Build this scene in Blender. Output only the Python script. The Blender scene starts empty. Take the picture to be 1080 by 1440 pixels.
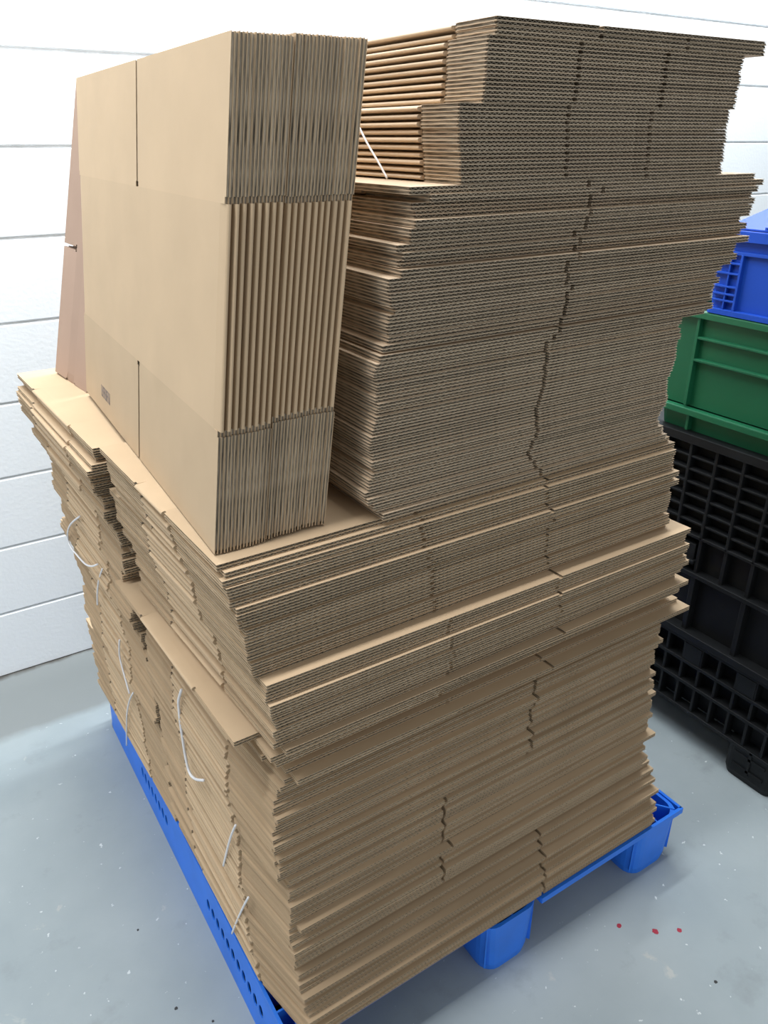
import bpy, bmesh, math, random
from mathutils import Vector, Matrix
random.seed(7)
R = math.radians
SC = bpy.context.scene
COL = SC.collection

# ------------------------------------------------------------------ camera, world, lights, exposure
cam_d = bpy.data.cameras.new('camera'); cam = bpy.data.objects.new('camera', cam_d); COL.objects.link(cam)
cam.location = (0, 0, 1.6)
cam.rotation_euler = (R(90 - 25.771), 0, R(-32.745))
cam_d.sensor_fit = 'VERTICAL'; cam_d.sensor_height = 36.0; cam_d.sensor_width = 27.0
cam_d.lens = 1094.09 / 1440 * 36
cam_d.clip_start = 0.02
SC.camera = cam
SC.view_settings.view_transform = 'Standard'; SC.view_settings.look = 'None'
SC.view_settings.gamma = 1.0; SC.view_settings.use_curve_mapping = False
SC.view_settings.exposure = 0.0

wd = bpy.data.worlds.new('warehouse_light'); SC.world = wd; wd.use_nodes = True
bg = wd.node_tree.nodes['Background']
bg.inputs[0].default_value = (0.90, 0.96, 1.0, 1); bg.inputs[1].default_value = 0.40

def area(name, loc, target, sx, sy, power, col):
    d = bpy.data.lights.new(name, 'AREA'); d.shape = 'RECTANGLE'; d.size = sx; d.size_y = sy
    d.energy = power; d.color = col
    o = bpy.data.objects.new(name, d); COL.objects.link(o); o.location = loc
    o.rotation_euler = (Vector(target) - Vector(loc)).to_track_quat('-Z', 'Y').to_euler()
    return o
area('ceiling_tube_light', (0.1, 0.84, 3.6), (0.1, 0.84, 0), 3.4, 0.20, 96, (0.97, 0.985, 1.0))
area('wall_tube_light', (2.0, 1.98, 3.0), (2.0, 2.27, 0.8), 4.4, 0.20, 130, (0.93, 0.97, 1.0))
area('left_side_light', (-4.2, 0.5, 1.3), (0, 1.2, 0.6), 3.0, 2.4, 44, (0.97, 0.985, 1.0))  # unseen light from the left, placed to brighten left-facing sides; no known door
area('front_fill_light', (1.2, -4.5, 2.0), (1.2, 0, 1.0), 3.5, 2.2, 55, (0.97, 0.985, 1.0))  # added fill behind the camera to lift the dark fronts, not a known window

# ------------------------------------------------------------------ material helpers
def mat(name, col, rough=0.6, spec=0.3, vary=0.0, noise=0.0, nscale=30.0, bump=0.0, bscale=80.0, stretch=None, col2=None):
    m = bpy.data.materials.new(name); m.use_nodes = True
    nt = m.node_tree; N = nt.nodes; L = nt.links
    b = N['Principled BSDF']; b.inputs['Roughness'].default_value = rough
    b.inputs['Specular IOR Level'].default_value = spec
    b.inputs['Base Color'].default_value = (*col, 1)
    src = None
    tc = N.new('ShaderNodeTexCoord')
    vec = tc.outputs['Object']
    if stretch:
        mp = N.new('ShaderNodeMapping'); mp.inputs['Scale'].default_value = stretch
        L.new(vec, mp.inputs['Vector']); vec = mp.outputs['Vector']
    if noise or col2:
        nz = N.new('ShaderNodeTexNoise'); nz.inputs['Scale'].default_value = nscale; nz.inputs['Detail'].default_value = 5
        L.new(vec, nz.inputs['Vector'])
        mx = N.new('ShaderNodeMix'); mx.data_type = 'RGBA'
        a = col if col2 is None else col
        c2 = col2 if col2 else tuple(c * (1 - noise) for c in col)
        mx.inputs['A'].default_value = (*a, 1); mx.inputs['B'].default_value = (*c2, 1)
        cr = N.new('ShaderNodeMapRange'); cr.inputs['From Min'].default_value = 0.35; cr.inputs['From Max'].default_value = 0.65
        L.new(nz.outputs['Fac'], cr.inputs['Value']); L.new(cr.outputs['Result'], mx.inputs['Factor'])
        src = mx.outputs['Result']
    if vary:
        oi = N.new('ShaderNodeObjectInfo')
        mr = N.new('ShaderNodeMapRange'); mr.inputs['To Min'].default_value = 1 - vary; mr.inputs['To Max'].default_value = 1 + vary
        L.new(oi.outputs['Random'], mr.inputs['Value'])
        hs = N.new('ShaderNodeHueSaturation')
        L.new(mr.outputs['Result'], hs.inputs['Value'])
        if src: L.new(src, hs.inputs['Color'])
        else: hs.inputs['Color'].default_value = (*col, 1)
        src = hs.outputs['Color']
    if src: L.new(src, b.inputs['Base Color'])
    if bump:
        n2 = N.new('ShaderNodeTexNoise'); n2.inputs['Scale'].default_value = bscale; n2.inputs['Detail'].default_value = 4
        L.new(vec, n2.inputs['Vector'])
        bp = N.new('ShaderNodeBump'); bp.inputs['Strength'].default_value = bump; bp.inputs['Distance'].default_value = 0.002
        L.new(n2.outputs['Fac'], bp.inputs['Height']); L.new(bp.outputs['Normal'], b.inputs['Normal'])
    return m

KRAFT = mat('kraft_liner', (0.545, 0.40, 0.255), 0.72, 0.2, vary=0.09, noise=0.06, nscale=9)
KRAFT_PALE = mat('kraft_liner_pale', (0.57, 0.435, 0.30), 0.72, 0.2, vary=0.06, noise=0.06, nscale=9)
KRAFT_RED = mat('kraft_liner_reddish', (0.40, 0.275, 0.205), 0.75, 0.2, vary=0.05, noise=0.06, nscale=9)
CORE = mat('corrugated_core', (0.40, 0.315, 0.215), 0.85, 0.1, vary=0.10)
CUT = mat('cut_edge', (0.43, 0.365, 0.28), 0.9, 0.1, vary=0.25, noise=0.7, nscale=7, stretch=(25, 5, 60), bump=0.6, bscale=40)
TWINE = mat('white_twine', (0.80, 0.79, 0.80), 0.5, 0.3)
BLUE = mat('blue_plastic', (0.020, 0.190, 0.82), 0.42, 0.4, noise=0.12, nscale=12)
BLUE_C = mat('blue_crate_plastic', (0.008, 0.060, 0.40), 0.5, 0.25, noise=0.08, nscale=8)
GREEN = mat('green_plastic', (0.008, 0.108, 0.047), 0.42, 0.4, noise=0.12, nscale=8)
BLACK = mat('black_plastic', (0.009, 0.010, 0.011), 0.5, 0.25, noise=0.3, nscale=15)
HOLE = mat('hole_dark_interior', (0.006, 0.02, 0.08), 0.8, 0.1)
INK = mat('stamp_ink', (0.32, 0.265, 0.24), 0.8, 0.1, noise=0.35, nscale=160)
REDP = mat('red_paint', (0.36, 0.035, 0.06), 0.5)
DARKP = mat('dark_grit', (0.05, 0.05, 0.05), 0.8)

# ------------------------------------------------------------------ mesh helpers
class MB:
    def __init__(s): s.v = []; s.f = []; s.m = []
    def quad(s, a, b, c, d, m=0):
        n = len(s.v); s.v += [a, b, c, d]; s.f.append((n, n+1, n+2, n+3)); s.m.append(m)
    def box(s, x0, x1, y0, y1, z0, z1, m=0):
        n = len(s.v)
        s.v += [(x0,y0,z0),(x1,y0,z0),(x1,y1,z0),(x0,y1,z0),(x0,y0,z1),(x1,y0,z1),(x1,y1,z1),(x0,y1,z1)]
        for f in ((0,3,2,1),(4,5,6,7),(0,1,5,4),(1,2,6,5),(2,3,7,6),(3,0,4,7)):
            s.f.append(tuple(n+i for i in f)); s.m.append(m)
    def prism(s, loop, lo, hi, m=0):
        """loop: list of (x,y); extruded in z"""
        n = len(s.v); k = len(loop)
        s.v += [(x,y,lo) for x,y in loop] + [(x,y,hi) for x,y in loop]
        s.f.append(tuple(n+i for i in reversed(range(k)))); s.m.append(m)
        s.f.append(tuple(n+k+i for i in range(k))); s.m.append(m)
        for i in range(k):
            j = (i+1) % k; s.f.append((n+i, n+j, n+k+j, n+k+i)); s.m.append(m)
    def loft(s, loops, cap0=True, cap1=True, m=0):
        n = len(s.v); k = len(loops[0])
        for l in loops: s.v += list(l)
        for a in range(len(loops)-1):
            for i in range(k):
                j = (i+1) % k
                s.f.append((n+a*k+i, n+a*k+j, n+(a+1)*k+j, n+(a+1)*k+i)); s.m.append(m)
        if cap0: s.f.append(tuple(n+i for i in reversed(range(k)))); s.m.append(m)
        if cap1: s.f.append(tuple(n+(len(loops)-1)*k+i for i in range(k))); s.m.append(m)
    def tube(s, pts, r, seg=8, m=0):
        loops = []
        P = [Vector(p) for p in pts]
        for i, p in enumerate(P):
            t = (P[min(i+1, len(P)-1)] - P[max(i-1, 0)]).normalized()
            u = t.cross(Vector((0.3, 0.1, 0.95)));  u = u.normalized() if u.length > 1e-4 else Vector((1,0,0))
            w = t.cross(u)
            loops.append([tuple(p + r*(math.cos(2*math.pi*k/seg)*u + math.sin(2*math.pi*k/seg)*w)) for k in range(seg)])
        s.loft(loops, m=m)
    def mesh(s, name, mats, smooth=False):
        me = bpy.data.meshes.new(name); me.from_pydata(s.v, [], s.f)
        for mm in mats: me.materials.append(mm)
        me.polygons.foreach_set('material_index', s.m)
        if smooth: me.polygons.foreach_set('use_smooth', [True]*len(s.f))
        me.update(); return me

def fixn(me):
    bm = bmesh.new(); bm.from_mesh(me); bmesh.ops.recalc_face_normals(bm, faces=bm.faces); bm.to_mesh(me); bm.free(); return me
def link(name, me, parent=None):
    o = bpy.data.objects.new(name, me); COL.objects.link(o)
    if parent: o.parent = parent
    return o
def tag(o, label, cat, group=None):
    o['label'] = label; o['category'] = cat
    if group: o['group'] = group
    return o
def empty(name, loc=(0,0,0)):
    o = bpy.data.objects.new(name, None); COL.objects.link(o); o.location = loc; o.empty_display_size = 0.05; return o
def bevel(o, w=0.003, seg=2):
    md = o.modifiers.new('bevel', 'BEVEL'); md.width = w; md.segments = seg; md.limit_method = 'ANGLE'; md.angle_limit = R(40)
def rrect(x0, x1, y0, y1, r, z, seg=5):
    out = []
    for cx, cy, a0 in ((x1-r, y1-r, 0), (x0+r, y1-r, 90), (x0+r, y0+r, 180), (x1-r, y0+r, 270)):
        for k in range(seg+1):
            a = R(a0 + 90*k/seg); out.append((cx + r*math.cos(a), cy + r*math.sin(a), z))
    return out
def interp(tab, z):
    if z <= tab[0][0]: return tab[0][1]
    for (a, va), (b, vb) in zip(tab, tab[1:]):
        if z <= b: return va + (vb-va)*(z-a)/(b-a)
    return tab[-1][1]

# ------------------------------------------------------------------ the setting
def floor_mat():
    m = bpy.data.materials.new('painted_concrete'); m.use_nodes = True
    nt = m.node_tree; N = nt.nodes; L = nt.links; b = N['Principled BSDF']
    tc = N.new('ShaderNodeTexCoord')
    def noise(scale, detail=6, rough=0.55, dist=0.0):
        n = N.new('ShaderNodeTexNoise'); n.inputs['Scale'].default_value = scale; n.inputs['Detail'].default_value = detail
        n.inputs['Roughness'].default_value = rough; n.inputs['Distortion'].default_value = dist
        L.new(tc.outputs['Object'], n.inputs['Vector']); return n
    def ramp(src, a, b_):
        r = N.new('ShaderNodeMapRange'); r.inputs['From Min'].default_value = a; r.inputs['From Max'].default_value = b_
        L.new(src, r.inputs['Value']); return r.outputs['Result']
    def mix(fac, A, B):
        x = N.new('ShaderNodeMix'); x.data_type = 'RGBA'; L.new(fac, x.inputs['Factor'])
        for nm, v in (('A', A), ('B', B)):
            if isinstance(v, tuple): x.inputs[nm].default_value = (*v, 1)
            else: L.new(v, x.inputs[nm])
        return x.outputs['Result']
    c = mix(ramp(noise(2.2).outputs['Fac'], 0.35, 0.65), (0.285, 0.335, 0.355), (0.355, 0.405, 0.42))
    c = mix(ramp(noise(7.0, 8, 0.65).outputs['Fac'], 0.58, 0.80), c, (0.25, 0.285, 0.295))
    c = mix(ramp(noise(11.0, 5, 0.6, 0.8).outputs['Fac'], 0.66, 0.72), c, (0.44, 0.46, 0.44))      # worn pale patches
    c = mix(ramp(noise(55.0, 3, 0.5).outputs['Fac'], 0.70, 0.73), c, (0.60, 0.65, 0.65))          # small white chips
    c = mix(ramp(noise(5.0, 6, 0.6, 1.2).outputs['Fac'], 0.70, 0.80), c, (0.40, 0.37, 0.31))       # rusty stains
    # dirt strip along the wall foot (unpainted margin)
    sp = N.new('ShaderNodeSeparateXYZ'); L.new(tc.outputs['Object'], sp.inputs[0])
    ad = N.new('ShaderNodeMath'); ad.operation = 'MULTIPLY_ADD'; ad.inputs[1].default_value = 0.05
    L.new(noise(9, 4).outputs['Fac'], ad.inputs[0]); L.new(sp.outputs['Y'], ad.inputs[2])
    c = mix(ramp(ad.outputs[0], 2.10, 2.14), c, (0.225, 0.245, 0.245))
    c = mix(ramp(ad.outputs[0], 2.425, 2.445), c, (0.09, 0.085, 0.075))
    L.new(c, b.inputs['Base Color'])
    b.inputs['Specular IOR Level'].default_value = 0.35
    rr = N.new('ShaderNodeMapRange'); rr.inputs['To Min'].default_value = 0.38; rr.inputs['To Max'].default_value = 0.62
    L.new(noise(6).outputs['Fac'], rr.inputs['Value']); L.new(rr.outputs['Result'], b.inputs['Roughness'])
    bp = N.new('ShaderNodeBump'); bp.inputs['Strength'].default_value = 0.12; bp.inputs['Distance'].default_value = 0.003
    L.new(noise(35, 6).outputs['Fac'], bp.inputs['Height']); L.new(bp.outputs['Normal'], b.inputs['Normal'])
    return m
def wall_mat():
    m = bpy.data.materials.new('white_painted_block'); m.use_nodes = True
    nt = m.node_tree; N = nt.nodes; L = nt.links; b = N['Principled BSDF']
    tc = N.new('ShaderNodeTexCoord')
    n1 = N.new('ShaderNodeTexNoise'); n1.inputs['Scale'].default_value = 3.0; n1.inputs['Detail'].default_value = 5
    n2 = N.new('ShaderNodeTexNoise'); n2.inputs['Scale'].default_value = 90.0; n2.inputs['Detail'].default_value = 5
    n3 = N.new('ShaderNodeTexNoise'); n3.inputs['Scale'].default_value = 26.0; n3.inputs['Detail'].default_value = 2
    for n in (n1, n2, n3): L.new(tc.outputs['Object'], n.inputs['Vector'])
    mx = N.new('ShaderNodeMix'); mx.data_type = 'RGBA'
    mx.inputs['A'].default_value = (0.79, 0.825, 0.85, 1); mx.inputs['B'].default_value = (0.82, 0.85, 0.87, 1)
    L.new(n1.outputs['Fac'], mx.inputs['Factor'])
    mr = N.new('ShaderNodeMapRange'); mr.inputs['From Min'].default_value = 0.765; mr.inputs['From Max'].default_value = 0.80
    L.new(n3.outputs['Fac'], mr.inputs['Value'])
    m2 = N.new('ShaderNodeMix'); m2.data_type = 'RGBA'; m2.inputs['B'].default_value = (0.42, 0.44, 0.46, 1)
    L.new(mr.outputs['Result'], m2.inputs['Factor']); L.new(mx.outputs['Result'], m2.inputs['A'])
    L.new(m2.outputs['Result'], b.inputs['Base Color'])
    b.inputs['Roughness'].default_value = 0.6; b.inputs['Specular IOR Level'].default_value = 0.25
    bp = N.new('ShaderNodeBump'); bp.inputs['Strength'].default_value = 0.25; bp.inputs['Distance'].default_value = 0.003
    L.new(n2.outputs['Fac'], bp.inputs['Height']); L.new(bp.outputs['Normal'], b.inputs['Normal'])
    return m
WALLM = wall_mat()
MORTAR = mat('mortar_joint', (0.66, 0.68, 0.69), 0.9, 0.1, noise=0.2, nscale=20)

b = MB(); b.box(-5, 6, -4, 2.62, -0.1, 0); o = link('floor', b.mesh('floor', [floor_mat()])); o['kind'] = 'structure'

YW = 2.42
b = MB()
b.box(-5, 6, YW + 0.004, YW + 0.2, 0, 3.4, 1)
for c in range(15):
    z0 = c*0.225; g = 0.0028; bv = 0.0035
    cuts = [-5] + ([0.376 + 0.45*k for k in range(-11, 13)] if c == 0 else []) + [6]
    for x0, x1 in zip(cuts, cuts[1:]):
        # each course: bevelled faces standing 4 mm proud of the mortar bed; painted-over upright joints do not show
        xa, xb, za, zb = x0+g*0.6, x1-g*0.6, z0+(g if c else 0), z0+0.225-g
        lo = [(xa,YW+0.004,za),(xb,YW+0.004,za),(xb,YW+0.004,zb),(xa,YW+0.004,zb)]
        hi = [(xa+bv,YW,za+bv),(xb-bv,YW,za+bv),(xb-bv,YW,zb-bv),(xa+bv,YW,zb-bv)]
        b.loft([lo, hi], cap0=False, cap1=True, m=0)
o = link('wall_back', fixn(b.mesh('wall_back', [WALLM, MORTAR]))); o['kind'] = 'structure'

# ------------------------------------------------------------------ plastic pallet (three runners, ribbed open cells)
PX0, PX1, PY0, PY1, PZ = 0.309, 1.345, 0.765, 2.012, 0.150
pal = tag(empty('plastic_pallet', (0.83, 1.39, 0)), 'bright blue plastic pallet on the floor under the big pile of flattened cartons', 'pallet')
def padd(name, me, mt=None):
    o = link(name, me, pal); o.matrix_parent_inverse = Matrix.Translation(-pal.location); return o
b = MB()
rim = rrect(PX0, PX1, PY0, PY1, 0.035, 0)
def ring(loop_o, loop_i, z0, z1):
    k = len(loop_o)
    def L_(l, z): return [(x, y, z) for x, y, _ in l]
    b.loft([L_(loop_o, z0), L_(loop_o, z1), L_(loop_i, z1), L_(loop_i, z0), L_(loop_o, z0)], False, False)
b.box(PX0, PX0+0.006, PY0+0.03, PY1-0.03, 0.134, PZ); b.box(PX1-0.007, PX1, PY0+0.004, PY1-0.004, 0.132, PZ)
b.box(0.89, PX1, PY0, PY0+0.007, 0.134, PZ); b.box(PX0, PX1, PY1-0.007, PY1, 0.134, PZ)
# deck ribs: thin upright webs
nx, ny = 12, 14
for i in range(1, nx):
    x = PX0 + (PX1-PX0)*i/nx; b.box(x-0.002, x+0.002, PY0+0.030, PY1-0.012, 0.112, PZ-0.001)
for j in range(1, ny):
    y = PY0 + (PY1-PY0)*j/ny; b.box(PX0+0.006, PX1-0.006, y-0.002, y+0.002, 0.112, PZ-0.001)
# deck skin under the webs, left open over the runners
for xa, xb in ((0.410, 0.742), (0.888, 1.178)): b.box(xa, xb, PY0+0.030, PY1-0.012, 0.108, 0.114)
# solid front/back lips between the runners
for xa, xb in ((0.410, 0.742), (0.888, 1.178)):
    for ya, yb in ((PY0+(0.025 if xa < 0.6 else 0.002), PY0+0.05), (PY1-0.045, PY1-0.002)): b.box(xa, xb, ya, yb, 0.136, PZ-0.0005)
padd('deck', fixn(b.mesh('deck', [BLUE])))
def runner(x0, x1, holes_side=False, tip=0.004):
    b = MB()
    y0, y1 = PY0+0.001, PY1-0.001
    def lp(ins, z, d=0.0): return rrect(x0+ins+d, x1-ins-d, y0+ins*0.5+d, y1-ins*0.5-d, 0.034, z)
    outer = [lp(tip, 0.0), lp(tip*0.6, 0.02), lp(0, 0.145)]
    if holes_side:
        # build the outer skin without its left flank, then a flank pierced by two rows of round holes
        k = len(outer[0])
        for a in range(2):
            for i in range(k):
                j = (i+1) % k
                p = [outer[a][i], outer[a][j], outer[a+1][j], outer[a+1][i]]
                if all(abs(q[0]-x0) < 0.012 for q in p) and abs(p[0][1]-p[1][1]) > 0.3: continue
                b.quad(*p)
        fx = lambda z: x0 + tip*(1 - z/0.145)
        ya, yb = y0+0.036, y1-0.036
        hz, hr, pit = 0.076, 0.0090, 0.0275
        rows = [0.915 + pit*i for i in range(11)] + [1.47 + pit*i for i in range(8)]
        zlo, zhi = hz-0.021, hz+0.021
        b.quad((fx(0),ya,0),(fx(0),yb,0),(fx(zlo),yb,zlo),(fx(zlo),ya,zlo))
        b.quad((fx(zhi),ya,zhi),(fx(zhi),yb,zhi),(x0,yb,0.145),(x0,ya,0.145))
        cur = ya
        for yc in rows:
            a0, a1 = yc-pit/2+0.0002, yc+pit/2-0.0002
            if a0 > cur + 1e-4: b.quad((fx(zlo),cur,zlo),(fx(zlo),a0,zlo),(fx(zhi),a0,zhi),(fx(zhi),cur,zhi))
            S = 16
            for q in range(S):
                def ci(t): zz = hz + 0.0165*math.sin(t); return (fx(zz), yc + hr*math.cos(t), zz)
                def sq(t):
                    c, s_ = math.cos(t), math.sin(t); e = max(abs(c), abs(s_)); zz = hz + (zhi-hz)*s_/e
                    return (fx(zz), yc + (a1-yc)*c/e, zz)
                t0, t1 = 2*math.pi*(q+0.0)/S, 2*math.pi*(q+1.0)/S
                b.quad(ci(t0), sq(t0), sq(t1), ci(t1))
                c0, c1 = ci(t0), ci(t1)
                b.quad(c0, c1, (c1[0]+0.003, c1[1], c1[2]), (c0[0]+0.003, c0[1], c0[2]), 0)
            cur = a1
        b.quad((fx(zlo),cur,zlo),(fx(zlo),yb,zlo),(fx(zhi),yb,zhi),(fx(zhi),cur,zhi))
    else:
        b.loft(outer, cap0=False, cap1=False)
    inner = [lp(0.002, 0.145, 0.006), lp(0.002+tip*0.5, 0.012, 0.006)]
    if not holes_side:
        b.loft(inner, cap0=False, cap1=True)
        b.loft([outer[2], inner[0]], False, False)
    b.loft([outer[0], lp(tip, 0.0, 0.02)], False, True)
    # webs inside, cross and diagonal
    xm = (x0+x1)/2
    b.box(xm-0.002, xm+0.002, y0+0.008, y1-0.008, 0.02, 0.147)
    n = 14; step = (y1-y0)/n
    for i in range(1, n):
        y = y0 + step*i; b.box(x0+0.008, x1-0.008, y-0.002, y+0.002, 0.02, 0.147)
    for ye, s_ in ((y0+0.010, 1), (y1-0.010, -1)):
        for sx in (-1, 1):
            p0 = Vector((xm, ye + s_*step*0.95, 0)); p1 = Vector((xm + sx*(x1-x0)*0.44, ye, 0))
            d = (p1-p0).normalized(); nrm = Vector((-d.y, d.x, 0))*0.0018
            b.prism([tuple((p0+nrm)[:2]), tuple((p0-nrm)[:2]), tuple((p1-nrm)[:2]), tuple((p1+nrm)[:2])], 0.02, 0.147)
    # small stiffening ribs on the outer flank of the right-hand runner
    if not holes_side:
        for i in range(28):
            y = y0 + 0.06 + i*0.04; b.box(x1-0.003, x1+0.003, y-0.003, y+0.003, 0.01, 0.135)
    return b.mesh('runner', [BLUE])
for x0, x1, h in ((PX0, 0.405, True), (0.742, 0.886, False), (1.186, 1.338, False)):
    padd('runner', runner(x0, x1, h, 0.012 if not h else -0.0075))

# ------------------------------------------------------------------ flattened cartons
LT = 0.0006
def flap_mesh(x0, x1, F, D, z0, t, front, ins0, ins1, liner, fluted, skew=0.0, shear=0.0, name='flap'):
    """one flap of one board layer; ins0/ins1: side cut insets; crease at y=F (front) or D-F (back)"""
    b = MB(); nt_ = 0.007
    def loop(e):
        xa, xb = x0+ins0+e, x1-ins1-e
        na = 0.0035 if ins0 > 0 else 0.0; nb = 0.0035 if ins1 > 0 else 0.0
        l = [(xa, 0), (xb, 0), (xb, F-nt_), (xb-nb, F-nt_), (xb-nb, F), (xa+na, F), (xa+na, F-nt_), (xa, F-nt_)]
        if skew: l = [(x + skew*(1-y/F) if i in (0, 5, 6, 7) else x, y) for i, (x, y) in enumerate(l)]
        return l if front else [(x, D-y) for x, y in reversed(l)]
    b.prism(loop(0), z0, z0+LT, 0); b.prism(loop(0), z0+t-LT, z0+t, 0)
    if fluted and front:
        cl = [(x, max(y, 0.0045)) for x, y in loop(0.0012)]
        b.prism(cl, z0+LT, z0+t-LT, 1)
        mt = 0.0010; A = (t-2*LT-mt)/2; zc = z0+t/2; per = 0.0076
        xa, xb = x0+ins0+0.0008+skew, x1-ins1-0.0008
        n = max(8, int((xb-xa)/per*6)); ph = random.random()*6.28
        pts = []
        for i in range(n+1):
            x = xa + (xb-xa)*i/n; pts.append((x, zc + A*math.sin(2*math.pi*(x-xa)/per + ph)))
        y0, y1 = 0.0006, 0.0048
        n0 = len(b.v)
        for x, z in pts: b.v += [(x,y0,z-mt/2),(x,y0,z+mt/2),(x,y1,z-mt/2),(x,y1,z+mt/2)]
        for i in range(n):
            a = n0+4*i; c = a+4
            for f in ((a, c, c+1, a+1), (a+1, c+1, c+3, a+3), (c, a, a+2, c+2)): b.f.append(f); b.m.append(1)
    else:
        cl = loop(0.0012); cl = [(x, min(max(y, 0.001), D-0.001)) for x, y in cl]
        b.prism(cl, z0+LT, z0+t-LT, 1)
    if shear: b.v = [(x-shear*y, y, z) for x, y, z in b.v]
    return b.mesh(name, [liner, CUT])
def flap_mesh2(*a, **k):
    me = flap_mesh(*a, **k); me.materials.append(CORE); return me

def body_mesh(W, D, F, T, pinch, liner, shear=0.0):
    """the folded sleeve: two boards joined by rounded folds at x=0 and x=W"""
    b = MB(); zc = T/2; prof = []
    for side in (0, 1):
        edge = []
        h = T/2*pinch; rx = min(0.0042, h*1.25)
        edge.append((0.020, -T/2)); edge.append((0.009, -(T/2*(0.45+0.55*pinch))))
        for k in range(9):
            a = R(-90 + 180*k/8); edge.append((rx - rx*math.cos(a), h*math.sin(a)))
        edge.append((0.009, T/2*(0.45+0.55*pinch))); edge.append((0.020, T/2))
        if side == 0: prof += [(x, zc+z) for x, z in edge]
        else: prof += [(W-x, zc+z) for x, z in reversed(edge)]
    ya, yb = F, D-F
    b.loft([[(x, ya, z) for x, z in prof], [(x, ya+0.006, z) for x, z in prof], [(x, yb-0.006, z) for x, z in prof], [(x, yb, z) for x, z in prof]])
    if shear: b.v = [(x-shear*y, y, z) for x, y, z in b.v]
    return fixn(b.mesh('sleeve', [liner]))

def make_kit(W, D, F, t, s_top, s_bot, pinch, liner, slotw=0.0065, skew=0.0, shear=0.0):
    g = 0.0002; T = 2*t+g
    kit = [('sleeve', body_mesh(W, D, F, T, pinch, liner, shear))]
    e = 0.0022; h = slotw/2
    for zz, s in ((0, s_bot), (t+g, s_top)):
        for fr in (True, False):
            for x0, x1, i0, i1 in ((0, s, e, h), (s, W, h, e)):
                kit.append(('flap', flap_mesh2(x0, x1, F, D, zz, t, fr, i0, i1, liner, True, skew if (fr and x0 == 0) else 0.0, shear)))
    return kit, T
def carton(kit, M):
    o = empty('flattened_carton'); o.matrix_world = M
    for nm, me in kit: link(nm, me, o)
    return o
def copy_carton(src, M):
    c = src.copy(); COL.objects.link(c); c.matrix_world = M
    for ch in src.children:
        d = ch.copy(); COL.objects.link(d); d.parent = c
    return c
WORDS = ('topmost second third fourth fifth sixth seventh eighth ninth tenth eleventh twelfth thirteenth fourteenth fifteenth '
         'sixteenth seventeenth eighteenth nineteenth twentieth twenty-first twenty-second twenty-third twenty-fourth twenty-fifth').split()
def lab(o, k, n, where, group, kind='flattened brown carton'):
    i = n-1-k
    if k == 0: w = 'bottom'
    else: w = WORDS[i] if i == 0 else WORDS[i] + ' down'
    tag(o, f'{kind}, {w} in the {where}', 'cardboard box', group)

def bundle(where, z0, z1, n, xl, W, yf, D, F, t, s_top, s_bot, pinch=0.8, liner=KRAFT, jx=0.003, jy=0.002, over={}, special={}, kind='flattened brown carton', yaw=0.25, skew=0.0, shear=0.0):
    kit, T = make_kit(W, D, F, t, s_top, s_bot, pinch, liner, skew=skew, shear=shear)
    p = (z1-z0-T)/(n-1) if n > 1 else 0
    src = None; wx = 0.0
    gaps = [random.expovariate(1.0)**1.5 + 0.15 for _ in range(n-1)]
    slack = (p - T)*(n-1); tot = sum(gaps) or 1
    zs = [z0]
    for g_ in gaps: zs.append(zs[-1] + T + max(slack, 0)*g_/tot)
    for k in range(n):
        z = zs[k]
        wx = 0.6*wx + random.gauss(0, jx)
        x = interp(xl, z) + wx; y = (interp(yf, z) if isinstance(yf, list) else yf) + random.gauss(0, jy)
        dx, dy = over.get(k, (0, 0))
        M = Matrix.Translation((x+dx, y+dy, z)) @ Matrix.Rotation(R(random.gauss(0, yaw)), 4, 'Z')
        o = carton(kit, M) if src is None else copy_carton(src, M)
        if src is None: src = o
        lab(o, k, n, where, 'flattened cartons in the ' + where, kind)

# left edge of the two piles against height
FXL = [(0.15,0.338),(0.33,0.330),(0.50,0.326),(0.66,0.320),(0.75,0.338),(0.80,0.325),(0.875,0.316),(0.96,0.303),(1.04,0.286),(1.13,0.268)]
BXL = [(0.15,0.306),(0.30,0.307),(0.50,0.302),(0.76,0.284),(0.90,0.268),(1.06,0.250),(1.12,0.253)]
Z0 = PZ + 0.0015
bundle('lowest bundle of the front pile on the pallet', Z0, 0.330, 18, [(0.15,0.308),(0.33,0.305)], 0.930, [(0.15,0.770),(0.24,0.782),(0.33,0.797)], 0.575, 0.150, 0.0043, 0.585, 0.585, over={3:(0,-.006),6:(0,-.009),7:(0,-.004),12:(0,-.006)}, jx=0.002, jy=0.0036, skew=0.030, shear=0.006, yaw=0.3)
bundle('second-lowest bundle of the front pile', 0.3305, 0.540, 21, [(0.33,0.307),(0.54,0.304)], 0.890, 0.800, 0.560, 0.150, 0.0043, 0.334, 0.334, over={0:(0.004,-.006),4:(0,-.006),10:(.014,-.016),14:(0,-.007),15:(0,-.006)}, jx=0.002, jy=0.0036, skew=0.022, shear=0.010, yaw=0.3)
bundle('tallest middle bundle of the front pile', 0.5405, 0.755, 22, [(0.54,0.308),(0.63,0.304),(0.70,0.313),(0.755,0.328)], 0.878, 0.803, 0.545, 0.150, 0.0042, 0.535, 0.535, over={21:(.004,-.008),5:(0,-.004)}, jx=0.002, jy=0.0032, yaw=0.15, skew=0.010, shear=0.022)
bundle('thin bundle jutting out halfway up the front pile', 0.7555, 0.826, 7, [(0.755,0.332),(0.82,0.322)], 0.868, 0.796, 0.540, 0.150, 0.0044, 0.50, 0.295, over={6:(-.040,.052),5:(-.002,-.010),2:(-.018,.030),1:(.004,-.008),0:(.016,-.010)}, jy=0.007, jx=0.004, shear=0.03, yaw=0.5)
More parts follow.
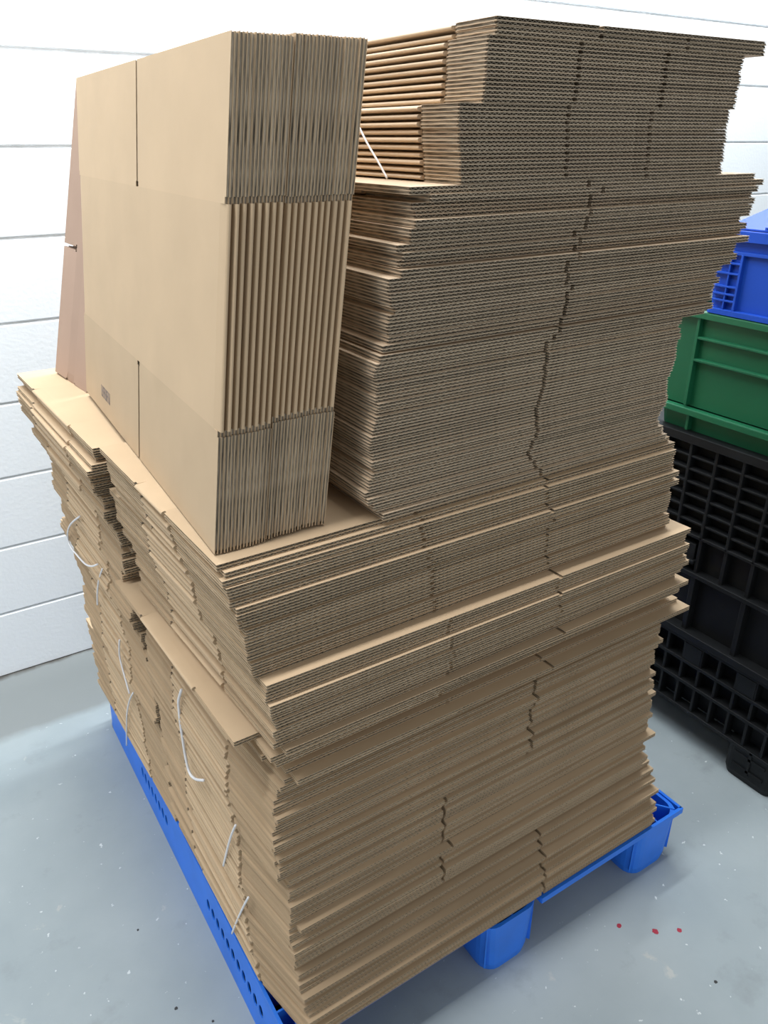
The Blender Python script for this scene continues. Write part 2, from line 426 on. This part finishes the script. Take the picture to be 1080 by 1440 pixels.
bundle('bundle above the jutting sheet in the front pile', 0.8265, 0.950, 12, FXL, 0.858, 0.797, 0.530, 0.165, 0.0044, 0.53, 0.305, over={11: (0.004, -0.024), 10: (0.002, -0.022), 9: (0.002, -0.024), 8: (0.004, -0.031), 7: (0.0, -0.029), 6: (0.002, -0.03), 5: (0, -0.029), 4: (0.004, -0.024), 3: (-0.002, -0.022), 2: (0, -0.024), 1: (0, -0.022), 0: (0.006, -0.03)}, jy=0.0015, jx=0.004, shear=0.04, yaw=0.38)
bundle('second bundle from the top of the front pile', 0.9505, 1.042, 9, FXL, 0.835, 0.803, 0.520, 0.170, 0.0044, 0.53, 0.300, over={8: (0, -0.01), 7: (0.002, -0.01), 6: (0, -0.01), 5: (-0.003, -0.011), 4: (0, -0.01), 3: (0.001, -0.01), 2: (0, -0.011), 1: (0, -0.01), 0: (0, -0.009)}, jy=0.0015, jx=0.004, shear=0.04, yaw=0.35)
bundle('top bundle of the front pile', 1.0425, 1.130, 9, FXL, 0.838, 0.804, 0.484, 0.185, 0.0044, 0.535, 0.298, over={8: (0, 0), 7: (0.008, -0.007), 6: (-0.001, -0.012), 5: (0.002, -0.012), 4: (0.003, -0.013), 3: (0.002, -0.012), 2: (0.006, -0.018), 1: (0.004, -0.018), 0: (0.005, -0.017)}, jy=0.0012, jx=0.003, shear=0.03)
bundle('lowest bundle of the rear pile on the pallet', Z0, 0.390, 24, BXL, 0.86, 1.386, 0.60, 0.165, 0.0046, 0.5, 0.5, jx=0.002, jy=0.002, shear=0.03)
bundle('second-lowest bundle of the rear pile', 0.3905, 0.630, 24, BXL, 0.86, 1.372, 0.55, 0.165, 0.0046, 0.33, 0.33, jx=0.003, jy=0.002, shear=0.03)
bundle('middle bundle of the rear pile', 0.6305, 0.850, 22, BXL, 0.86, [(0.63,1.376),(0.66,1.392),(0.72,1.392),(0.75,1.372),(0.85,1.362)], 0.53, 0.145, 0.0046, 0.5, 0.5, jx=0.004, jy=0.004, shear=0.03)
bundle('second bundle from the top of the rear pile', 0.8505, 1.010, 16, BXL, 0.86, 1.342, 0.55, 0.15, 0.0046, 0.5, 0.5, jx=0.004, jy=0.006, over={4:(.012,.0),9:(-.006,0),15:(.008,.02)}, shear=0.03)
bundle('top bundle of the rear pile', 1.0105, 1.122, 11, BXL, 0.86, [(1.01,1.335),(1.06,1.318),(1.12,1.308)], 0.57, 0.15, 0.0046, 0.5, 0.5, jx=0.003, jy=0.003, over={8:(0,.006),7:(-.010,-.004),6:(-.016,-.004),5:(-.004,.008)}, shear=0.03)

# large stack on top, front right
S2 = [(1.13,0.497),(1.23,0.493),(1.336,0.507),(1.41,0.524),(1.50,0.545),(1.54,0.546)]
bundle('lower bundle of the tall right-hand stack', 1.1305, 1.337, 24, S2, 0.588, 0.803, 0.46, 0.150, 0.0042, 0.292, 0.292, pinch=0.6, liner=KRAFT_PALE, jx=0.003, jy=0.002, yaw=0.2, over={0:(.012,-.002),1:(.008,0),2:(.004,-.004),3:(0,-.003)})
bundle('stepped middle bundle of the tall right-hand stack', 1.3378, 1.412, 8, [(1.336,0.495),(1.405,0.535)], 0.645, 0.800, 0.46, 0.150, 0.0042, 0.304, 0.304, pinch=0.6, liner=KRAFT_PALE, jx=0.004, jy=0.003, yaw=0.3)
bundle('upper bundle of the tall right-hand stack', 1.4126, 1.5475, 15, [(1.41,0.533),(1.46,0.530),(1.50,0.548),(1.545,0.552)], 0.672, 0.800, 0.46, 0.150, 0.0042, 0.296, 0.296, pinch=0.6, liner=KRAFT_PALE, jx=0.007, jy=0.004, yaw=0.5, over={14:(-.006,-.004),13:(.014,-.002),12:(.0,.006),4:(0,-.006),8:(.01,-.004)})

# small bundles on top of that stack
bundle('lower half of the small top right bundle', 1.5482, 1.635, 10, [(1.54,0.626),(1.635,0.612)], 0.503, 0.802, 0.40, 0.082, 0.0042, 0.176, 0.332, pinch=0.55, liner=KRAFT_PALE, jx=0.0015, jy=0.001, yaw=0.1)
bundle('upper half of the small top right bundle', 1.6356, 1.704, 8, [(1.635,0.650),(1.70,0.656)], 0.478, 0.801, 0.40, 0.082, 0.0042, 0.150, 0.312, pinch=0.55, liner=KRAFT_PALE, jx=0.0015, jy=0.001, yaw=0.12)
bundle('pair of wide sheets capping the top right bundle', 1.7046, 1.7225, 2, [(1.70,0.662),(1.73,0.660)], 0.508, 0.798, 0.40, 0.082, 0.0042, 0.17, 0.335, pinch=0.55, liner=KRAFT_PALE, jx=0.001, jy=0.001, yaw=0.1)

# cartons standing on edge at the front left, leaning right
def leaned(x, y, z, lean, yawv):
    ex = Vector((yawv, 1, 0)).normalized(); ey = Vector((lean, 0, 1)); ey = (ey - ey.dot(ex)*ex).normalized(); ez = ex.cross(ey)
    return Matrix(((ex.x, ey.x, ez.x, x), (ex.y, ey.y, ez.y, y), (ex.z, ey.z, ez.z, z), (0, 0, 0, 1)))
kit, T = make_kit(0.80, 0.565, 0.158, 0.0040, 0.372, 0.372, 0.60, KRAFT, slotw=0.0062)
kit2, _ = make_kit(0.80, 0.566, 0.162, 0.0040, 0.372, 0.372, 0.60, KRAFT, slotw=0.0062)
src = None; NS = 18
for k in range(NS):
    dz = 0.000 if k < 8 else 0.004
    M = leaned(0.281 + k*0.00856 + (0.0018 if k >= 8 else 0), 0.822 + random.gauss(0, 0.0012) + (0.0 if k < 8 else 0.004), 1.1325 + dz*0.3, 0.1285, 0.050)
    if k in (0, 8): o = src = carton(kit if k == 0 else kit2, M)
    else: o = copy_carton(src, M)
    if k == 0: tag(o, 'flattened carton standing on edge, front face with two dark slots and a faint stamp', 'cardboard box', 'cartons standing on edge')
    else: tag(o, f'flattened brown carton standing on edge, {WORDS[k]} behind the slotted front face', 'cardboard box', 'cartons standing on edge')
    if k == 0: front_carton = o
    if k == NS-1: tag(o, 'flattened brown carton standing on edge, rearmost, nearest the tall right-hand stack', 'cardboard box', 'cartons standing on edge')
# faint ink stamp on the front face (local z=0 side looks towards the camera)
b = MB()
sx, sy = 0.580, 0.030
for i, wd_ in enumerate((0.010, 0.012, 0.011, 0.010, 0.012)):
    x = sx + i*0.0145
    b.box(x, x+0.0035, sy, sy+0.021, -0.0004, -0.0001); b.box(x+wd_-0.003, x+wd_, sy, sy+0.021, -0.0004, -0.0001)
    b.box(x, x+wd_, sy+(0.018 if i % 2 else 0), sy+(0.021 if i % 2 else 0.003), -0.0004, -0.0001)
    b.box(x, x+wd_, sy+0.009, sy+0.0122, -0.0004, -0.0001)
st = link('printed_stamp', b.mesh('printed_stamp', [INK]), front_carton); st['label'] = 'faint grey ink stamp'

# reddish cartons standing behind the slotted stack
kit, T = make_kit(0.60, 0.19, 0.075, 0.0041, 0.277, 0.277, 0.6, KRAFT_RED, slotw=0.007)
src = None
for k in range(3):
    # local x runs up, local y runs towards the camera along -Y
    up = Vector((0.245, 0, 1)).normalized(); ey = Vector((0.115, -1, 0)); ey = (ey - ey.dot(up)*up).normalized(); ez = up.cross(ey)
    px, py, pz = 0.303 + k*0.0092, 1.832, 1.1245
    M = Matrix(((up.x, ey.x, ez.x, px), (up.y, ey.y, ez.y, py), (up.z, ey.z, ez.z, pz), (0,0,0,1)))
    o = carton(kit, M) if src is None else copy_carton(src, M)
    if src is None: src = o
    tag(o, ('reddish brown flattened carton standing behind the big slotted carton, side slit visible',
            'reddish brown flattened carton, middle of three standing at the rear left',
            'reddish brown flattened carton, innermost of three standing at the rear left')[k], 'cardboard box', 'reddish cartons standing at the rear')

# ------------------------------------------------------------------ white twine showing on the bundles
def twine(pts, lab_, r=0.0021):
    P = [Vector(p) for p in pts]; out = []
    n = len(P)
    for i in range(n-1):
        p0, p1, p2, p3 = P[max(i-1,0)], P[i], P[i+1], P[min(i+2,n-1)]
        for q in range(6):
            t = q/6; out.append(0.5*((2*p1)+(-p0+p2)*t+(2*p0-5*p1+4*p2-p3)*t*t+(-p0+3*p1-3*p2+p3)*t**3))
    out.append(P[-1])
    b = MB(); b.tube(out, r, 8); o = link('twine', fixn(b.mesh('twine', [TWINE], True)))
    return tag(o, lab_, 'string', 'white twine tying the bundles')
def onface(yz, x): return [(x, y, z) for y, z in yz]

# ------------------------------------------------------------------ crates on the right
GX = 1.69
def crate_shell(b, x0, x1, y0, y1, z0, z1, th=0.004, taper=0.012, r=0.02, flare=0.0):
    o0 = rrect(x0+taper, x1-taper, y0+taper, y1-taper, r, z0); o1 = rrect(x0, x1, y0, y1+flare, r, z1)
    i1 = rrect(x0+th, x1-th, y0+th, y1+flare-th, r*0.8, z1); i0 = rrect(x0+taper+th, x1-taper-th, y0+taper+th, y1-taper-th, r*0.8, z0+th)
    b.loft([o0, o1, i1, i0], True, True)
def ringband(b, x0, x1, y0, y1, z0, z1, w, r=0.02):
    o0 = rrect(x0, x1, y0, y1, r, z0); o1 = rrect(x0, x1, y0, y1, r, z1)
    i1 = rrect(x0+w, x1-w, y0+w, y1-w, r*0.7, z1); i0 = rrect(x0+w, x1-w, y0+w, y1-w, r*0.7, z0)
    b.loft([o0, o1, i1, i0, o0], False, False)
# black pallet box
BY0, BY1, BX1 = 0.62, 1.62, 2.40
box_ = tag(empty('pallet_box', (GX+0.35, 1.12, 0)), 'large black ribbed plastic pallet box on the floor under the green crates', 'pallet box')
def badd(name, me, bv=0.0):
    o = link(name, me, box_); o.matrix_parent_inverse = Matrix.Translation(-box_.location)
    if bv: bevel(o, bv, 2)
    return o
def lattice(side):
    """ribbed wall; built for the -X face then reused"""
    b = MB()
    Lw = BY1-BY0
    d = 0.030
    b.box(GX+d, GX+d+0.006, BY0, BY1, 0.335, 0.905)
    b.box(GX-0.004, GX+d, BY0, BY1, 0.885, 0.908)                         # top rail
    zs = [0.850, 0.815, 0.780, 0.745, 0.710, 0.675]
    for z in zs: b.box(GX+0.004, GX+d, BY0, BY1, z-0.003, z+0.003)
    n = 13
    ys = [BY0 + Lw*i/n for i in range(n+1)]
    for y in ys: b.box(GX+0.002, GX+d, y-0.004, y+0.004, 0.635, 0.888)
    b.box(GX+0.002, GX+d, BY0, BY1, 0.634, 0.642)
    b.box(GX-0.002, GX+d, BY0, BY1, 0.524, 0.536)                         # ledge below the upper recesses
    for i, y in enumerate(ys):
        b.box(GX+0.006, GX+d, y-0.005, y+0.005, 0.53, 0.64)
        if i % 2 == 0: b.box(GX+0.004, GX+d, y-0.007, y+0.007, 0.355, 0.53)
    for y in ys[2:-2:4]:                                                  # latch pockets
        b.box(GX-0.002, GX+d, y+0.006, y+0.070, 0.560, 0.570); b.box(GX+0.006, GX+d, y+0.012, y+0.064, 0.568, 0.615)
    b.box(GX-0.008, GX+d, BY0, BY1, 0.338, 0.357)                         # lower ledge
    return b
badd('side_wall', lattice(0).mesh('side_wall', [BLACK]), 0.0015)
b = MB()
b.box(BX1-0.03, BX1, BY0, BY1, 0.335, 0.905); b.box(GX+0.037, BX1-0.031, BY1-0.03, BY1, 0.335, 0.905); b.box(GX+0.037, BX1-0.031, BY0, BY0+0.03, 0.335, 0.905)
for z in (0.42, 0.50, 0.58, 0.66, 0.74, 0.82): b.box(GX+0.03, BX1, BY0-0.012, BY0, z-0.005, z+0.005)
for i in range(9):
    x = GX+0.03+i*0.084; b.box(x-0.005, x+0.005, BY0-0.012, BY0, 0.34, 0.90)
badd('end_wall', b.mesh('end_wall', [BLACK]))
b = MB(); b.box(GX+0.037, BX1-0.031, BY0+0.031, BY1-0.031, 0.872, 0.884); badd('inner_lid', b.mesh('inner_lid', [BLACK]))
b = MB()
b.box(GX+0.034, BX1, BY0, BY1, 0.115, 0.334)
for z in (0.330, 0.262, 0.195, 0.108): b.box(GX, GX+0.034, BY0, BY1, z-0.006, z+0.004)
for i in range(19):
    y = BY0 + i/18*(BY1-BY0); b.box(GX+0.003, GX+0.034, y-0.004, y+0.004, 0.112, 0.33)
for i in range(1, 18, 3):
    y = BY0 + i/18*(BY1-BY0); b.box(GX+0.001, GX+0.033, y, y+0.055, 0.268, 0.322)
badd('base_deck', b.mesh('base_deck', [BLACK]), 0.0015)
def foot(x0, x1, y0, y1):
    b = MB(); b.loft([rrect(x0+0.006, x1-0.006, y0+0.006, y1-0.006, 0.024, 0.0), rrect(x0+0.001, x1-0.001, y0+0.001, y1-0.001, 0.026, 0.02), rrect(x0, x1, y0, y1, 0.026, 0.114)])
    for z in (0.045, 0.085): b.box(x0-0.003, x0+0.02, y0+0.03, y1-0.03, z-0.004, z+0.004)
    b.box(x0-0.003, x0+0.02, (y0+y1)/2-0.004, (y0+y1)/2+0.004, 0.03, 0.11)
    return b.mesh('foot', [BLACK])
for x0 in (GX+0.003, GX+0.28, BX1-0.16):
    for y0 in (0.735, 1.45): badd('foot', foot(x0, x0+0.15, y0, y0+0.150))

def green_crate(z0, z1, y0, y1, label, ribs, inset=0.0):
    root = tag(empty('green_crate', (GX+0.2, (y0+y1)/2, z0)), label, 'crate', 'stacked green crates')
    def add(name, me, bv=0.0):
        o = link(name, me, root); o.matrix_parent_inverse = Matrix.Translation(-root.location)
        if bv: bevel(o, bv, 2)
        return o
    b = MB(); crate_shell(b, GX+0.014+inset, GX+0.44, y0+0.012, y1-0.012, z0, z1-0.004, 0.004, 0.006)
    add('shell', b.mesh('shell', [GREEN]))
    b = MB(); ringband(b, GX-0.004, GX+0.455, y0-0.004, y1+0.004, z1-0.016, z1, 0.022); add('rim', b.mesh('rim', [GREEN]), 0.003)
    for z in ribs:
        b = MB(); b.box(GX+0.001, GX+0.022, y0+0.116, y1-0.116, z-0.003, z+0.003); add('rib', b.mesh('rib', [GREEN]), 0.001)
    for y in (y1-0.112, y0+0.112):
        b = MB(); b.box(GX+0.001+inset, GX+0.022+inset, y-0.004, y+0.004, z0+0.004, z1-0.016); add('upright_rib', b.mesh('upright_rib', [GREEN]), 0.001)
green_crate(0.9085, 0.972, 0.66, 1.30, 'shallow lower green plastic crate standing on the black pallet box', (), 0.006)
green_crate(0.9735, 1.216, 0.66, 1.312, 'upper green plastic crate under the blue crate', (1.151, 1.096))
# blue crate
by0, by1 = 0.57, 1.172
root = tag(empty('blue_crate', (GX+0.2, 0.87, 1.217)), 'bright blue plastic crate with lid on top of the green crates', 'crate')
def cadd(name, me, bv=0.0):
    o = link(name, me, root); o.matrix_parent_inverse = Matrix.Translation(-root.location)
    if bv: bevel(o, bv, 2)
    return o
b = MB(); crate_shell(b, GX+0.009, GX+0.39, by0+0.01, by1+0.009, 1.218, 1.400, 0.004, 0.002, 0.004, 0.026)
cadd('shell', fixn(b.mesh('shell', [BLUE_C])))
b = MB(); ringband(b, GX-0.006, GX+0.405, by0-0.006, by1+0.036, 1.385, 1.408, 0.02, 0.008); cadd('rim', fixn(b.mesh('rim', [BLUE_C])), 0.002)
b = MB(); ringband(b, GX-0.001, GX+0.40, by0, by1+0.027, 1.355, 1.362, 0.018, 0.012); ringband(b, GX-0.004, GX+0.40, by0, by1+0.013, 1.218, 1.230, 0.018, 0.012)
cadd('band', fixn(b.mesh('band', [BLUE_C])), 0.001)
def rib(*q):
    b = MB(); b.box(*q); cadd('rib', b.mesh('rib', [BLUE_C]), 0.0008)
for yc in (by1-0.058, by0+0.058): rib(GX-0.002, GX+0.013, yc-0.003, yc+0.003, 1.230, 1.356)
for ya, yb in ((by1-0.055, by1-0.003), (by0+0.012, by0+0.055)):
    for z in (1.250, 1.265, 1.282, 1.312, 1.335): rib(GX-0.001, GX+0.013, ya, yb + ((z-1.218)*0.18 if yb > 1 else 0), z-0.0022, z+0.0022)
    rib(GX, GX+0.013, (ya+yb)/2-0.002, (ya+yb)/2+0.002, 1.230, 1.356)
for yb in (by1-0.16, by1-0.30, by1-0.44): rib(GX+0.001, GX+0.013, yb-0.002, yb+0.002, 1.362, 1.385)
b = MB()   # two lid leaves, hinged at the long sides, rising to the middle
for s_ in (0, 1):
    xa, xb = (GX+0.002, GX+0.197) if s_ == 0 else (GX+0.398, GX+0.203)
    za, zb = 1.409, 1.452
    b.loft([[(xa, by0, za), (xb, by0, zb), (xb, by0, zb+0.004), (xa, by0, za+0.004)], [(xa, by1, za), (xb, by1, zb), (xb, by1, zb+0.004), (xa, by1, za+0.004)]])
    for y in (by1-0.10, by1-0.25, by1-0.40):
        b.loft([[(xa, y-0.003, za+0.003), (xb, y-0.003, zb+0.003), (xb, y-0.003, zb+0.010), (xa, y-0.003, za+0.010)], [(xa, y+0.003, za+0.003), (xb, y+0.003, zb+0.003), (xb, y+0.003, zb+0.010), (xa, y+0.003, za+0.010)]])
cadd('lid', fixn(b.mesh('lid', [BLUE_C])), 0.0008)

# ------------------------------------------------------------------ twine, floor spots
twine(onface([(1.616,0.865),(1.762,0.783),(1.834,0.725),(1.825,0.698),(1.753,0.707),(1.659,0.727),(1.583,0.758),(1.511,0.797)], 0.262), 'white twine loop high on the left side of the rear pile')
twine(onface([(1.551,0.762),(1.602,0.715),(1.636,0.679),(1.667,0.639),(1.693,0.595)], 0.277), 'short white twine below the high loop on the rear pile')
twine(onface([(1.557,0.570),(1.587,0.512),(1.584,0.483),(1.573,0.460),(1.551,0.422)], 0.287), 'long white twine low on the left side of the rear pile')
twine(onface([(1.540,0.429),(1.599,0.365),(1.651,0.296),(1.687,0.235),(1.750,0.108)], 0.293), 'white twine near the pallet on the rear pile')
twine(onface([(1.123,0.717),(1.153,0.672),(1.159,0.644),(1.163,0.607),(1.163,0.573),(1.162,0.538),(1.150,0.503),(1.116,0.513),(1.060,0.556)], 0.2955), 'longest white twine loop on the left side of the front pile', 0.0026)
twine(onface([(0.927,0.564),(0.952,0.521),(0.974,0.478),(0.998,0.427),(1.025,0.369)], 0.3015), 'straight white twine midway down the left side of the front pile')
twine(onface([(0.906,0.410),(0.934,0.359),(0.964,0.302),(0.999,0.233),(1.029,0.173)], 0.3025), 'lowest white twine, just above the pallet holes')
twine([(0.600,1.027,1.645),(0.600,1.005,1.622),(0.602,0.98,1.594),(0.604,0.954,1.570),(0.606,0.935,1.5505)], 'thin white twine hanging from the small top right bundle', 0.0014)

def spot(x, y, r, m, label, group, cat):
    b = MB(); pts = []
    for k in range(14):
        a = 2*math.pi*k/14; q = r*(0.8+0.4*random.random()); pts.append((x+q*math.cos(a), y+q*math.sin(a)))
    b.prism(pts, 0.0, 0.0007); o = link('paint_spot' if m is REDP else 'dirt_speck', b.mesh('spot', [m])); tag(o, label, cat, group)
spot(1.079, 0.700, 0.0055, REDP, 'red paint spot on the floor nearest the pallet', 'red paint spots', 'stain')
spot(1.136, 0.646, 0.0065, REDP, 'middle red paint spot on the floor right of the pallet', 'red paint spots', 'stain')
spot(1.184, 0.619, 0.0050, REDP, 'rightmost small red paint spot on the grey floor', 'red paint spots', 'stain')
for x, y, r, l in ((0.165, 1.275, 0.0026, 'tiny dark speck on the bare floor left of the pallet'), (0.178, 1.06, 0.0032, 'dark speck on the floor near the bottom left'),
                   (0.232, 0.995, 0.0026, 'dark speck on the floor close to the blue pallet skirt'), (0.515, 0.792, 0.003, 'dark speck in the shadow under the overhanging cartons'),
                   (1.150, 0.500, 0.0036, 'dark speck on the floor at the bottom right')):
    spot(x, y, r, DARKP, l, 'dark specks on the floor', 'dirt')
